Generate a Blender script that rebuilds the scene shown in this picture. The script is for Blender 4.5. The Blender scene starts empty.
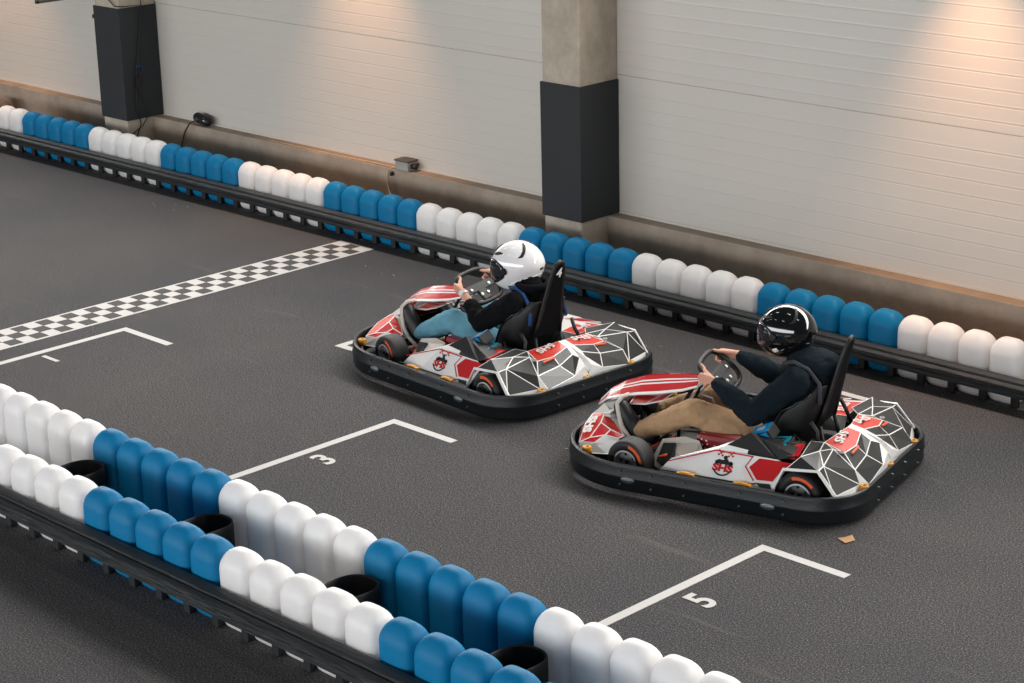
import bpy, bmesh, math, random
from mathutils import Vector, Matrix, noise
random.seed(7)
S = bpy.context.scene
COL = S.collection
# ------------------------------------------------------------------ camera
cam_data = bpy.data.cameras.new('camera'); cam = bpy.data.objects.new('camera', cam_data); COL.objects.link(cam)
cam_data.sensor_width = 36.0; cam_data.lens = 2076.62 * 36.0 / 1024.0
cam_data.clip_start = 0.1; cam_data.clip_end = 200
_R = Vector((0.70470692, 0.70908508, -0.02421779)); _U = Vector((-0.20194349, 0.23318461, 0.95123276)); _F = Vector((-0.68015217, 0.66544968, -0.30752193))
m = Matrix(((_R.x, _U.x, -_F.x, 0), (_R.y, _U.y, -_F.y, 0), (_R.z, _U.z, -_F.z, 4.8), (0, 0, 0, 1)))
cam.matrix_world = m
S.camera = cam
# ------------------------------------------------------------------ light
def srgb(r, g, b):
    f = lambda c: (c/255/12.92) if c/255 <= 0.04045 else ((c/255+0.055)/1.055)**2.4
    return (f(r), f(g), f(b), 1.0)
w = bpy.data.worlds.new('hall_light'); S.world = w; w.use_nodes = True
w.node_tree.nodes['Background'].inputs[0].default_value = (0.80, 0.90, 1.0, 1); w.node_tree.nodes['Background'].inputs[1].default_value = 0.07
def area(name, loc, target, sx, sy, power, color):
    l = bpy.data.lights.new(name, 'AREA'); l.shape = 'RECTANGLE'; l.size = sx; l.size_y = sy; l.energy = power; l.color = color
    o = bpy.data.objects.new(name, l); COL.objects.link(o); o.location = loc
    o.rotation_euler = (Vector(target) - Vector(loc)).to_track_quat('-Z', 'Y').to_euler(); return o
# daylight band of windows high on the far wall (above the frame), windows behind the camera, ceiling lamps
area('high_window_daylight', (-12, 12.1, 4.1), (-12, -6.0, 2.9), 40, 1.7, 3100, (1.0, 0.97, 0.93))
area('opposite_window_daylight', (-11, -9, 2.9), (-11, 12, 1.3), 44, 3.4, 3750, (0.97, 0.98, 1.0))
for lx in (-22, -17, -12, -7, -2):
    for ly in (2.0, 8.0):
        area('ceiling_lamp_light', (lx, ly, 7.6), (lx, ly, 0), 1.4, 0.25, 14, (1.0, 0.96, 0.90))
for lx in (-20.6, -14.5, -7.95):
    l = bpy.data.lights.new('warm_wall_spot', 'SPOT'); l.energy = 255; l.color = (1.0, 0.53, 0.28); l.spot_size = math.radians(62); l.spot_blend = 1.0; l.shadow_soft_size = 0.06
    o = bpy.data.objects.new('warm_wall_spot', l); COL.objects.link(o); o.location = (lx, 11.85, 3.5)
    o.rotation_euler = (Vector((lx, 12.35, 0)) - o.location).to_track_quat('-Z', 'Y').to_euler()
S.view_settings.view_transform = 'Standard'; S.view_settings.look = 'None'; S.view_settings.gamma = 1.0
S.view_settings.use_curve_mapping = False; S.view_settings.exposure = 0.0
# ------------------------------------------------------------------ materials
MATS = {}
def mat(name, rgb, rough=0.5, metal=0.0, coat=0.0, noise_scale=None, noise_amt=0.15, bump=0.0, bump_scale=60, stretch=(1, 1, 1), spec=0.5):
    if name in MATS: return MATS[name]
    mt = bpy.data.materials.new(name); mt.use_nodes = True; nt = mt.node_tree; b = nt.nodes['Principled BSDF']
    c = srgb(*rgb); b.inputs['Base Color'].default_value = c; b.inputs['Roughness'].default_value = rough
    b.inputs['Metallic'].default_value = metal; b.inputs['Coat Weight'].default_value = coat; b.inputs['Specular IOR Level'].default_value = spec
    tc = nt.nodes.new('ShaderNodeTexCoord'); mp = nt.nodes.new('ShaderNodeMapping'); mp.inputs['Scale'].default_value = stretch
    nt.links.new(tc.outputs['Object'], mp.inputs['Vector'])
    n = nt.nodes.new('ShaderNodeTexNoise'); n.inputs['Scale'].default_value = noise_scale or 12; n.inputs['Detail'].default_value = 5
    nt.links.new(mp.outputs[0], n.inputs['Vector'])
    mx = nt.nodes.new('ShaderNodeMix'); mx.data_type = 'RGBA'
    a = noise_amt
    mx.inputs[6].default_value = (c[0]*(1-a), c[1]*(1-a), c[2]*(1-a), 1); mx.inputs[7].default_value = (min(1, c[0]*(1+a)), min(1, c[1]*(1+a)), min(1, c[2]*(1+a)), 1)
    nt.links.new(n.outputs[0], mx.inputs[0]); nt.links.new(mx.outputs[2], b.inputs['Base Color'])
    if bump:
        n2 = nt.nodes.new('ShaderNodeTexNoise'); n2.inputs['Scale'].default_value = bump_scale; n2.inputs['Detail'].default_value = 4
        nt.links.new(mp.outputs[0], n2.inputs['Vector'])
        bp = nt.nodes.new('ShaderNodeBump'); bp.inputs['Strength'].default_value = bump; bp.inputs['Distance'].default_value = 0.02
        nt.links.new(n2.outputs[0], bp.inputs['Height']); nt.links.new(bp.outputs[0], b.inputs['Normal'])
    MATS[name] = mt; return mt
M_white = mat('kart_white', (226, 226, 224), .28, coat=.3, noise_amt=.06)
M_red = mat('kart_red', (186, 22, 28), .3, coat=.3, noise_amt=.10)
M_red2 = mat('kart_orange_red', (205, 58, 44), .35, coat=.2, noise_amt=.12)
M_gray = mat('kart_charcoal', (42, 43, 43), .5, coat=.0, spec=.3, noise_amt=.15)
M_gray2 = mat('kart_dark_panel', (27, 31, 33), .35, coat=.1, noise_amt=.15)
M_cream = mat('cream_plastic', (196, 188, 178), .5, noise_amt=.08)
M_lgray = mat('light_grey_plastic', (168, 166, 160), .45, noise_amt=.08)
M_black = mat('black_plastic', (14, 15, 16), .55, noise_amt=.3)
M_bump = mat('bumper_rubber', (9, 17, 21), .4, noise_scale=8, noise_amt=.5, bump=.12, bump_scale=30, stretch=(1, 1, 6))
M_tyre = mat('tyre_rubber', (34, 34, 35), .62, noise_amt=.25, bump=.1, bump_scale=80)
M_metal = mat('dull_metal', (158, 158, 160), .42, metal=.45)
M_bolt = mat('bolt_metal', (120, 124, 126), .4, metal=.7)
M_yellow = mat('yellow_mount', (205, 140, 30), .5, noise_amt=.25, noise_scale=30)
M_orange = mat('orange_print', (222, 88, 40), .5)
M_blue = mat('electric_blue_label', (18, 130, 190), .35)
M_teal = mat('teal_label', (20, 120, 140), .35)
M_tank = mat('dark_red_tank', (130, 12, 24), .35, coat=.3)
M_khaki = mat('khaki_cloth', (170, 138, 106), .9, noise_scale=8, noise_amt=.14, bump=.5, bump_scale=14, spec=.15)
M_denim = mat('blue_denim', (98, 148, 166), .9, noise_scale=14, noise_amt=.18, bump=.45, bump_scale=16, spec=.15)
M_navy = mat('dark_navy_cloth', (20, 30, 36), .92, noise_scale=6, noise_amt=.25, bump=.5, bump_scale=10, spec=.12)
M_blackcloth = mat('black_cloth', (13, 14, 17), .92, noise_scale=6, noise_amt=.25, bump=.5, bump_scale=10, spec=.12)
M_skin = mat('skin', (206, 152, 126), .55, noise_scale=20, noise_amt=.07)
M_shoe = mat('black_shoe', (20, 20, 22), .5, noise_amt=.3)
M_helm_w = mat('white_helmet_shell', (232, 230, 230), .14, coat=.8, noise_amt=.02)
M_helm_b = mat('black_helmet_shell', (9, 10, 12), .10, coat=1.0, noise_amt=.1)
M_visor = mat('smoked_visor', (24, 27, 32), .06, coat=1.0, noise_amt=.1)
M_bwhite = mat('white_block_plastic', (224, 222, 220), .42, noise_scale=3, noise_amt=.05, spec=.4)
M_bblue = mat('blue_block_plastic', (0, 112, 158), .52, noise_scale=3, noise_amt=.10, spec=.22)
M_rail = mat('black_rail_rubber', (21, 26, 29), .5, noise_scale=3, noise_amt=.7, bump=.5, bump_scale=14, stretch=(.5, 6, 9))
M_post = mat('post_rubber', (20, 23, 24), .6)
M_paint = mat('white_floor_paint', (200, 197, 194), .65, noise_scale=90, noise_amt=.16)
M_dark_paint = mat('worn_dark_paint', (66, 64, 63), .8, noise_scale=90, noise_amt=.3)
M_wrap = mat('charcoal_padding', (40, 43, 46), .75, noise_scale=40, noise_amt=.12)
M_box = mat('junction_box_grey', (160, 158, 152), .5)
M_lid = mat('junction_box_lid', (82, 80, 76), .6)
M_cable_w = mat('pale_cable', (205, 180, 150), .5)
M_cable = mat('dark_cable', (30, 29, 28), .6)
M_sack = mat('brown_sack_cloth', (110, 98, 84), .95, bump=.5)
M_tan = mat('tan_paper', (190, 150, 105), .8)
M_strap = mat('blue_webbing', (20, 66, 120), .8)
M_greystrap = mat('grey_webbing', (52, 56, 60), .8)
M_grid = mat('grey_frame_metal', (110, 108, 104), .5, metal=.4)

def floor_mat():
    mt = bpy.data.materials.new('speckled_asphalt'); mt.use_nodes = True; nt = mt.node_tree; N = nt.nodes; L = nt.links; b = N['Principled BSDF']
    tc = N.new('ShaderNodeTexCoord')
    def nz(scale, detail, src=None, rough=.6):
        n = N.new('ShaderNodeTexNoise'); n.inputs['Scale'].default_value = scale; n.inputs['Detail'].default_value = detail; n.inputs['Roughness'].default_value = rough
        L.new(src or tc.outputs['Object'], n.inputs['Vector']); return n
    fine = nz(95, 3, rough=.85); r1 = N.new('ShaderNodeValToRGB'); L.new(fine.outputs[0], r1.inputs[0])
    e = r1.color_ramp.elements; e[0].position = .30; e[0].color = srgb(36, 37, 39); e[1].position = .68; e[1].color = srgb(146, 143, 143)
    e2 = r1.color_ramp.elements.new(.52); e2.color = srgb(78, 77, 78)
    g2 = nz(230, 1); rg = N.new('ShaderNodeValToRGB'); L.new(g2.outputs[0], rg.inputs[0])
    rg.color_ramp.elements[0].position = .36; rg.color_ramp.elements[0].color = (.26, .26, .26, 1); rg.color_ramp.elements[1].position = .64; rg.color_ramp.elements[1].color = (1.50, 1.50, 1.52, 1)
    mg = N.new('ShaderNodeMix'); mg.data_type = 'RGBA'; mg.blend_type = 'MULTIPLY'; mg.inputs[0].default_value = 1; L.new(r1.outputs[0], mg.inputs[6]); L.new(rg.outputs[0], mg.inputs[7])
    big = nz(.55, 5); r2 = N.new('ShaderNodeValToRGB'); L.new(big.outputs[0], r2.inputs[0])
    e = r2.color_ramp.elements; e[0].position = .3; e[0].color = (.82, .83, .86, 1); e[1].position = .7; e[1].color = (1.12, 1.08, 1.04, 1)
    mx = N.new('ShaderNodeMix'); mx.data_type = 'RGBA'; mx.blend_type = 'MULTIPLY'; mx.inputs[0].default_value = 1
    L.new(mg.outputs[2], mx.inputs[6]); L.new(r2.outputs[0], mx.inputs[7])
    # rubber scuffs stretched along the driving direction, dusty streaks
    mp = N.new('ShaderNodeMapping'); mp.inputs['Scale'].default_value = (.35, 3.2, 1); mp.inputs['Rotation'].default_value = (0, 0, math.radians(6)); L.new(tc.outputs['Object'], mp.inputs['Vector'])
    sc = nz(1.6, 6, mp.outputs[0], .7); r3 = N.new('ShaderNodeValToRGB'); L.new(sc.outputs[0], r3.inputs[0])
    e = r3.color_ramp.elements; e[0].position = .62; e[0].color = (0, 0, 0, 1); e[1].position = .78; e[1].color = (.5, .5, .5, 1)
    mx2 = N.new('ShaderNodeMix'); mx2.data_type = 'RGBA'; L.new(r3.outputs[0], mx2.inputs[0]); L.new(mx.outputs[2], mx2.inputs[6]); mx2.inputs[7].default_value = srgb(128, 120, 112)
    L.new(mx2.outputs[2], b.inputs['Base Color'])
    b.inputs['Roughness'].default_value = .8; b.inputs['Specular IOR Level'].default_value = .12
    bp = N.new('ShaderNodeBump'); bp.inputs['Strength'].default_value = .35; bp.inputs['Distance'].default_value = .006; L.new(fine.outputs[0], bp.inputs['Height']); L.new(bp.outputs[0], b.inputs['Normal'])
    return mt
def concrete(name, c1, c2, rough=.85):
    mt = bpy.data.materials.new(name); mt.use_nodes = True; nt = mt.node_tree; N = nt.nodes; L = nt.links; b = N['Principled BSDF']
    tc = N.new('ShaderNodeTexCoord'); n = N.new('ShaderNodeTexNoise'); n.inputs['Scale'].default_value = 4; n.inputs['Detail'].default_value = 9; n.inputs['Roughness'].default_value = .65
    L.new(tc.outputs['Object'], n.inputs['Vector']); r = N.new('ShaderNodeValToRGB'); L.new(n.outputs[0], r.inputs[0])
    r.color_ramp.elements[0].position = .3; r.color_ramp.elements[0].color = srgb(*c1); r.color_ramp.elements[1].position = .7; r.color_ramp.elements[1].color = srgb(*c2)
    L.new(r.outputs[0], b.inputs['Base Color']); b.inputs['Roughness'].default_value = rough
    v = N.new('ShaderNodeTexNoise'); v.inputs['Scale'].default_value = 25; v.inputs['Detail'].default_value = 6; L.new(tc.outputs['Object'], v.inputs['Vector'])
    bp = N.new('ShaderNodeBump'); bp.inputs['Strength'].default_value = .3; bp.inputs['Distance'].default_value = .01; L.new(v.outputs[0], bp.inputs['Height']); L.new(bp.outputs[0], b.inputs['Normal'])
    return mt
M_floor = floor_mat()
M_conc = concrete('pillar_concrete', (160, 148, 132), (196, 184, 168))
M_plinth = concrete('plinth_concrete', (146, 132, 118), (172, 158, 142))
M_panel = mat('white_painted_steel_cladding', (207, 202, 193), .30, noise_scale=.8, noise_amt=.025, spec=.6)

# ------------------------------------------------------------------ mesh helpers
class MB:
    def __init__(s): s.v = []; s.f = []; s.m = []
    def add(s, vs, fs, mi=0):
        o = len(s.v); s.v += [tuple(v) for v in vs]; s.f += [tuple(i+o for i in f) for f in fs]; s.m += [mi]*len(fs)
    def box(s, x0, x1, y0, y1, z0, z1, mi=0, M=None):
        vs = [Vector((x, y, z)) for x in (x0, x1) for y in (y0, y1) for z in (z0, z1)]
        if M is not None: vs = [M @ v for v in vs]
        s.add(vs, [(0, 1, 3, 2), (4, 6, 7, 5), (0, 4, 5, 1), (2, 3, 7, 6), (0, 2, 6, 4), (1, 5, 7, 3)], mi)
    def tube(s, pts, r, n=10, mi=0, closed=False, cap=True):
        pts = [Vector(p) for p in pts]; k = len(pts); rs = r if isinstance(r, (list, tuple)) else [r]*k
        up = None; rings = []
        for i, p in enumerate(pts):
            a = pts[(i-1) % k] if (closed or i > 0) else p; b = pts[(i+1) % k] if (closed or i < k-1) else p
            t = (b-a).normalized()
            if up is None: up = Vector((0, 0, 1)) if abs(t.z) < .9 else Vector((1, 0, 0))
            x = up.cross(t).normalized(); y = t.cross(x).normalized(); up = y
            rings.append([p + (x*math.cos(2*math.pi*j/n) + y*math.sin(2*math.pi*j/n))*rs[i] for j in range(n)])
        vs = [v for rg in rings for v in rg]; fs = []
        for i in range(k if closed else k-1):
            for j in range(n):
                a = i*n+j; b = i*n+(j+1) % n; c = ((i+1) % k)*n+(j+1) % n; d = ((i+1) % k)*n+j; fs.append((a, b, c, d))
        if cap and not closed: fs.append(tuple(range(n))[::-1]); fs.append(tuple((k-1)*n+j for j in range(n)))
        s.add(vs, fs, mi)
    def lathe(s, prof, M, n=32, mi=0, closed=False):   # prof: (radius, axial) pairs, axis = local z of M
        vs = []; k = len(prof)
        for r, z in prof:
            for j in range(n):
                a = 2*math.pi*j/n; vs.append(M @ Vector((r*math.cos(a), r*math.sin(a), z)))
        fs = []
        for i in range(k if closed else k-1):
            for j in range(n):
                fs.append((i*n+j, i*n+(j+1) % n, ((i+1) % k)*n+(j+1) % n, ((i+1) % k)*n+j))
        s.add(vs, fs, mi)
    def cap(s, p0, p1, r0, r1, n=14, mi=0):            # tapered capsule
        p0 = Vector(p0); p1 = Vector(p1); d = p1-p0; L = d.length
        q = d.to_track_quat('Z', 'Y').to_matrix().to_4x4() if L > 1e-6 else Matrix.Identity(4)
        M = Matrix.Translation(p0) @ q
        prof = [(r0*math.sin(a), -r0*math.cos(a)) for a in (0.02, .4, .8, 1.2, 1.57)] + [(r1*math.cos(a), L+r1*math.sin(a)) for a in (0, .4, .8, 1.2, 1.55)]
        o = len(prof); s.lathe(prof, M, n, mi)
        b = len(s.v)-n*o; s.f.append(tuple(range(b, b+n))[::-1]); s.m.append(mi); s.f.append(tuple(range(b+n*(o-1), b+n*o))); s.m.append(mi)
    def ell(s, c, r, M=None, n=18, mi=0):
        vs = []; fs = []; h = n//2
        T = Matrix.Translation(Vector(c)) @ (M.to_4x4() if M is not None else Matrix.Identity(4))
        for i in range(1, h):
            a = math.pi*i/h
            for j in range(n):
                b = 2*math.pi*j/n; vs.append(T @ Vector((r[0]*math.sin(a)*math.cos(b), r[1]*math.sin(a)*math.sin(b), r[2]*math.cos(a))))
        vs.append(T @ Vector((0, 0, r[2]))); vs.append(T @ Vector((0, 0, -r[2])))
        t = len(vs)-2
        for i in range(h-2):
            for j in range(n): fs.append((i*n+j, (i+1)*n+j, (i+1)*n+(j+1) % n, i*n+(j+1) % n))
        for j in range(n): fs.append((t, j, (j+1) % n)); fs.append((t+1, (h-2)*n+(j+1) % n, (h-2)*n+j))
        s.add(vs, fs, mi)
    def build(s, name, mats, parent=None, smooth=False, bevel=0, label=None):
        me = bpy.data.meshes.new(name); me.from_pydata(s.v, [], s.f)
        for mm in (mats if isinstance(mats, (list, tuple)) else [mats]): me.materials.append(mm)
        for p, i in zip(me.polygons, s.m): p.material_index = i
        bm = bmesh.new(); bm.from_mesh(me); bmesh.ops.recalc_face_normals(bm, faces=bm.faces)
        if bevel:
            ed = [e for e in bm.edges if len(e.link_faces) == 2 and e.calc_face_angle(0) > .5]
            bmesh.ops.bevel(bm, geom=ed, offset=bevel, segments=2, affect='EDGES', profile=.5)
        bm.to_mesh(me); bm.free()
        if smooth:
            for p in me.polygons: p.use_smooth = True
            if smooth == 'auto': me.set_sharp_from_angle(angle=math.radians(38))
        o = bpy.data.objects.new(name, me); COL.objects.link(o)
        if parent is not None: o.parent = parent
        if label: o['label'] = label
        return o
def tag(o, label, cat, group=None, kind=None):
    if label: o['label'] = label
    if cat: o['category'] = cat
    if group: o['group'] = group
    if kind: o['kind'] = kind
    return o
def empty(name, loc, rz=0):
    o = bpy.data.objects.new(name, None); COL.objects.link(o); o.location = loc; o.rotation_euler = (0, 0, rz); o.empty_display_size = .2; return o
def struct(o): o['kind'] = 'structure'; return o
def remesh(o, voxel, iters=4, smooth_f=.5):
    """fuse overlapping volumes into one continuous surface"""
    md = o.modifiers.new('r', 'REMESH'); md.mode = 'VOXEL'; md.voxel_size = voxel; md.use_smooth_shade = True
    sm = o.modifiers.new('s', 'SMOOTH'); sm.factor = smooth_f; sm.iterations = iters
    bpy.context.view_layer.update()
    dg = bpy.context.evaluated_depsgraph_get(); me = bpy.data.meshes.new_from_object(o.evaluated_get(dg))
    o.modifiers.clear(); old = o.data; o.data = me
    if not len(me.materials):
        for mm in old.materials: me.materials.append(mm)
    for p in me.polygons: p.use_smooth = True
    return o
def text_mesh(txt, size, fr, name, material, parent, thick=.0015, bold=.0, squash=1.0):
    """fr: 4x4 frame, text lies in its xy plane, centred"""
    cu = bpy.data.curves.new(name, 'FONT'); cu.body = txt; cu.size = size; cu.align_x = 'CENTER'; cu.align_y = 'CENTER'; cu.extrude = thick; cu.offset = bold; cu.resolution_u = 3
    t = bpy.data.objects.new(name, cu); COL.objects.link(t); bpy.context.view_layer.update()
    me = bpy.data.meshes.new_from_object(t.evaluated_get(bpy.context.evaluated_depsgraph_get())); bpy.data.objects.remove(t)
    me.transform(fr @ Matrix.Diagonal((squash, 1, 1, 1))); me.materials.clear(); me.materials.append(material)
    o = bpy.data.objects.new(name, me); COL.objects.link(o)
    if parent is not None: o.parent = parent
    return o
def frame(o, x, y):
    x = Vector(x).normalized(); y = Vector(y); z = x.cross(y).normalized(); y = z.cross(x)
    return Matrix(((x.x, y.x, z.x, o[0]), (x.y, y.y, z.y, o[1]), (x.z, y.z, z.z, o[2]), (0, 0, 0, 1)))

# ------------------------------------------------------------------ the setting
WY = 12.42
b = MB(); b.add([(-34, -4, 0), (8, -4, 0), (8, 12.6, 0), (-34, 12.6, 0)], [(0, 1, 2, 3)]); struct(b.build('floor', M_floor))
# cladding with real stepped micro-ribs, pitch 0.1125 m, and one wider joint
b = MB(); prof = [(WY, .46)]; z = .5775
k = 0
while z < 6.2:
    if k == 9: prof += [(WY, z+.043), (WY+.012, z+.045), (WY+.012, z+.049), (WY, z+.053)]   # joint between panels
    prof += [(WY, z), (WY+.0013, z+.002), (WY+.0013, z+.005), (WY+.0006, z+.010), (WY-.0006, z+.016), (WY, z+.026)] if k != 9 else []
    z += .1125; k += 1
prof.append((WY, 6.2)); x0, x1 = -34, 8
for (ya, za), (yb, zb) in zip(prof, prof[1:]):
    b.add([(x0, ya, za), (x1, ya, za), (x1, yb, zb), (x0, yb, zb)], [(0, 1, 2, 3)])
b.box(x0, x1, WY+.03, WY+.15, .4, 6.2); struct(b.build('wall_back', M_panel))
b = MB(); b.add([(x0, WY-.006, .467), (x1, WY-.006, .467), (x1, WY-.006, .492), (x0, WY-.006, .492), (x0, WY-.002, .467), (x1, WY-.002, .467), (x1, WY-.002, .494), (x0, WY-.002, .494)], [(0, 1, 2, 3), (3, 2, 6, 7)])
struct(b.build('trim_1', M_panel))
b = MB(); b.box(x0, x1, 12.285, WY+.03, 0, .47); struct(b.build('baseboard_back', M_plinth, bevel=.006))
def pillar(x0, x1, lab, zt):
    t = empty('concrete_pillar', ((x0+x1)/2, 12.2, 0)); tag(t, lab, 'pillar', None)
    cx = (x1-x0)/2
    b = MB(); b.box(-cx+.015, cx-.015, -.235, .215, 0, 6); b.build('column', M_conc, t, bevel=.012)
    b = MB(); b.box(-cx, cx, -.25, .214, .475, zt); b.build('padding_sleeve', M_wrap, t, bevel=.006, label='charcoal padding wrapped around the pillar')
    return t
PL = pillar(-18.25, -17.80, 'left concrete pillar with charcoal padding and cables hanging down it', 1.63)
PR = pillar(-11.815, -11.365, 'concrete pillar with charcoal padding, the one right of the white-helmeted driver, no cables', 1.60)
# cables on the left pillar (parts of it)
b = MB(); X = .236
b.tube([(-.21+.25, -.262, 1.9), (.08, -.262, 1.72), (.19, -.262, 1.655), (.235, -.2, 1.65), (.238, .03, 1.64), (.240, -.05, 1.2), (.242, -.1, .95), (.24, -.13, .62), (.235, -.1, .5), (.226, -.08, .42), (.23, -.14, .3)], .006)
b.tube([(.238, .02, 2.4), (.240, .02, 1.6), (.242, -.05, 1.1), (.242, -.08, .8), (.242, -.02, .6), (.24, .0, .49), (.236, -.07, .40), (.226, -.2, .33)], .005)
b.build('hanging_cable', M_cable, PL, smooth=True)
b = MB(); b.tube([(.243, -.10, 1.02), (.246, -.06, 1.03), (.246, .0, 1.0), (.243, -.03, .97)], .006); b.build('blue_cable_end', M_strap, PL, smooth=True)
b = MB(); b.box(.241, .258, -.12, -.07, .80, .92); b.box(.241, .254, -.07, -.03, .84, .9); b.build('socket', M_black, PL, bevel=.004)
b = MB(); b.box(-.27, -.22, -.24, -.20, 1.49, 1.53); b.build('hook', M_black, PL, bevel=.006)

# ------------------------------------------------------------------ floor paint
def quad(b, x0, x1, y0, y1, z=.003, mi=0): b.add([(x0, y0, z), (x1, y0, z), (x1, y1, z), (x0, y1, z), (x0, y0, .0005), (x1, y0, .0005), (x1, y1, .0005), (x0, y1, .0005)], [(0, 1, 2, 3), (0, 4, 5, 1), (1, 5, 6, 2), (2, 6, 7, 3), (3, 7, 4, 0)], mi)
t = empty('finish_line', (-13.62, 9.3, 0)); tag(t, 'black and white chequered start line painted across the track', 'floor marking')
b = MB(); quad(b, -.222, .222, -2.3, 2.15, .002); b.build('painted_band', M_paint, t)
b = MB(); cw = .128; cl = .113; ncol = 39
for i in range(3):
    for j in range(ncol):
        if (i+j) % 2: 
            y1 = 2.12-j*cl; xx = -.192+i*cw; quad(b, xx, xx+cw, y1-cl, y1, .0035)
b.build('dark_check', M_dark_paint, t)
def grid_box(xf, ya, yb, num, ny, lab):
    t = empty('grid_box_marking', (xf, (ya+yb)/2, 0)); tag(t, lab, 'floor marking', None); h = (yb-ya)/2; lw = .062
    b = MB(); quad(b, 0, lw, -h, h); quad(b, lw, .62, h-lw, h); quad(b, lw, .62, -h, -h+lw); b.build('painted_line', M_paint, t)
    if num: text_mesh(num, .27, frame((.235, ny-(ya+yb)/2, .003), (0, 1, 0), (-1, 0, 0)), 'painted_numeral', M_paint, t, .001, .007, .85)
grid_box(-13.147, 7.02, 8.66, '1', 7.83, 'white starting box numbered 1, next to the chequered line')
grid_box(-10.007, 7.02, 8.66, '3', 7.85, 'white starting box numbered 3, below the white-helmeted kart')
grid_box(-6.844, 7.02, 8.66, '5', 7.85, 'white starting box numbered 5 in the bottom right of the photo')
grid_box(-11.55, 9.436, 11.095, None, 0, 'white starting box mostly hidden under the kart with the white-helmeted driver')
grid_box(-8.42, 9.436, 11.095, None, 0, 'white starting box mostly hidden under the kart with the black-helmeted driver')
b = MB(); b.add([(-.045, -.02, .004), (.03, -.045, .004), (.05, .02, .006), (.0, .06, .012), (-.02, .02, .006)], [(0, 1, 2, 3, 4)]); o = b.build('paper_scrap', M_tan); o.location = (-6.53, 9.03, .001)
md = o.modifiers.new('s', 'SOLIDIFY'); md.thickness = .002; tag(o, 'small tan scrap lying on the asphalt right of starting box 5', 'scrap')
b = MB()
for (cx, cy, n, sp) in ((-16.0, 11.2, 12, .3), (-12.6, 11.1, 6, .4), (-10.0, 11.1, 6, .5)):
    for _ in range(n):
        x = cx+random.gauss(0, sp); y = min(11.3, cy+random.gauss(0, .12)); r = random.uniform(.003, .008); b.ell((x, y, r*.5), (r, r*.7, r*.5), n=6)
o = b.build('debris', M_lgray); tag(o, 'pale crumbs of debris scattered on the asphalt along the back barrier', 'debris', kind='stuff')

# ------------------------------------------------------------------ barrier blocks
def block_mesh(name, material):
    W, D, Hh = .121, .10, .5
    prof = [(.020, .86, .80), (0, 0, 0)]
    lay = [(0.0, .80, .74), (.012, .92, .88), (.035, .985, .97), (.06, 1, 1), (.2, 1, 1), (.330, 1, 1), (.352, .98, .97), (.373, .935, .89), (.393, .86, .78), (.411, .76, .64), (.426, .63, .48), (.436, .46, .32), (.44, .26, .15)]
    n = 36; vs = []; fs = []
    for z, sx, sy in lay:
        for j in range(n):
            a = 2*math.pi*j/n; e = 2/3.6; c = math.cos(a); s_ = math.sin(a)
            vs.append((W*sx*math.copysign(abs(c)**e, c), D*sy*math.copysign(abs(s_)**e, s_), z))
    k = len(lay)
    for i in range(k-1):
        for j in range(n): fs.append((i*n+j, i*n+(j+1) % n, (i+1)*n+(j+1) % n, (i+1)*n+j))
    fs.append(tuple(range(n))[::-1]); fs.append(tuple((k-1)*n+j for j in range(n)))
    me = bpy.data.meshes.new(name); me.from_pydata(vs, [], fs); me.materials.append(material)
    for p in me.polygons: p.use_smooth = True
    return me
for _m, _w in ((M_bwhite, .8), (M_bblue, .25)):
    _b = _m.node_tree.nodes['Principled BSDF']; _b.inputs['Subsurface Weight'].default_value = _w; _b.inputs['Subsurface Radius'].default_value = (1, 1, 1.1); _b.inputs['Subsurface Scale'].default_value = .2
MEW = block_mesh('white_barrier_block', M_bwhite); MEB = block_mesh('blue_barrier_block', M_bblue)
ORD = ['leftmost', 'second', 'third', 'fourth', 'rightmost']
proto = bpy.data.objects.new('barrier_block', MEW); first_block = [True]
_N = {'white': 'white', 'blue': 'blue'}
def put_block(x, y, white, label, group, ang=0):
    o = proto if first_block[0] else proto.copy(); first_block[0] = False
    o.data = MEW if white else MEB; COL.objects.link(o); o.location = (x, y, 0); o.rotation_euler = (0, 0, ang)
    o['label'] = label; o['category'] = 'barrier block'; o['group'] = group
    return o
def row(xref, y, pit, runs, group, hs=1.0):
    """xref: x of the left edge of the first run; runs: (white, first index, last index + 1, landmark)"""
    x = xref
    for white, i0, i1, land in runs:
        n = i1-i0
        for i in range(n):
            c = 'white' if white else 'blue'
            pos = {5: ORD, 2: ['left', 'right'], 4: ['leftmost', 'second', 'third', 'rightmost'], 3: ['left', 'middle', 'right'], 1: ['only']}[n][i]
            put_block(x+pit/2, y, white, '%s %s block %s' % (pos, c, land), group).scale = (1, 1, hs); x += pit
BX = dict(xs=-19.3, pit=.2505)
row(-19.3-2*.2505, 11.695, .2505, [(True, 0, 2, 'of the run at the far left of the back barrier'), (False, 0, 5, 'of the back barrier run left of the left pillar'), (True, 0, 5, 'of the back barrier run under the left pillar'),
    (False, 0, 5, 'of the back barrier run below the black floodlight'), (True, 0, 5, 'of the back barrier run between floodlight and junction box'), (False, 0, 5, 'of the back barrier run below the grey junction box'),
    (True, 0, 5, 'of the back barrier run left of the white helmet'), (False, 0, 5, 'of the back barrier run under the right pillar'), (True, 0, 5, 'of the back barrier run left of the black helmet'),
    (False, 0, 5, 'of the back barrier run behind the black helmet'), (True, 0, 4, 'of the run at the right end of the back barrier')], 'blocks of the barrier along the back wall')
row(-9.60-4*.2545, 6.0, .2545, [(True, 0, 4, 'at the photo\'s left edge in the front row of the near barrier'), (False, 0, 5, 'of the fully visible blue run, near barrier front row'),
    (True, 0, 5, 'of the white run, near barrier front row centre'), (False, 0, 5, 'of the bottom edge run, near barrier front row')], 'blocks in the front row of the near barrier')
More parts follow.
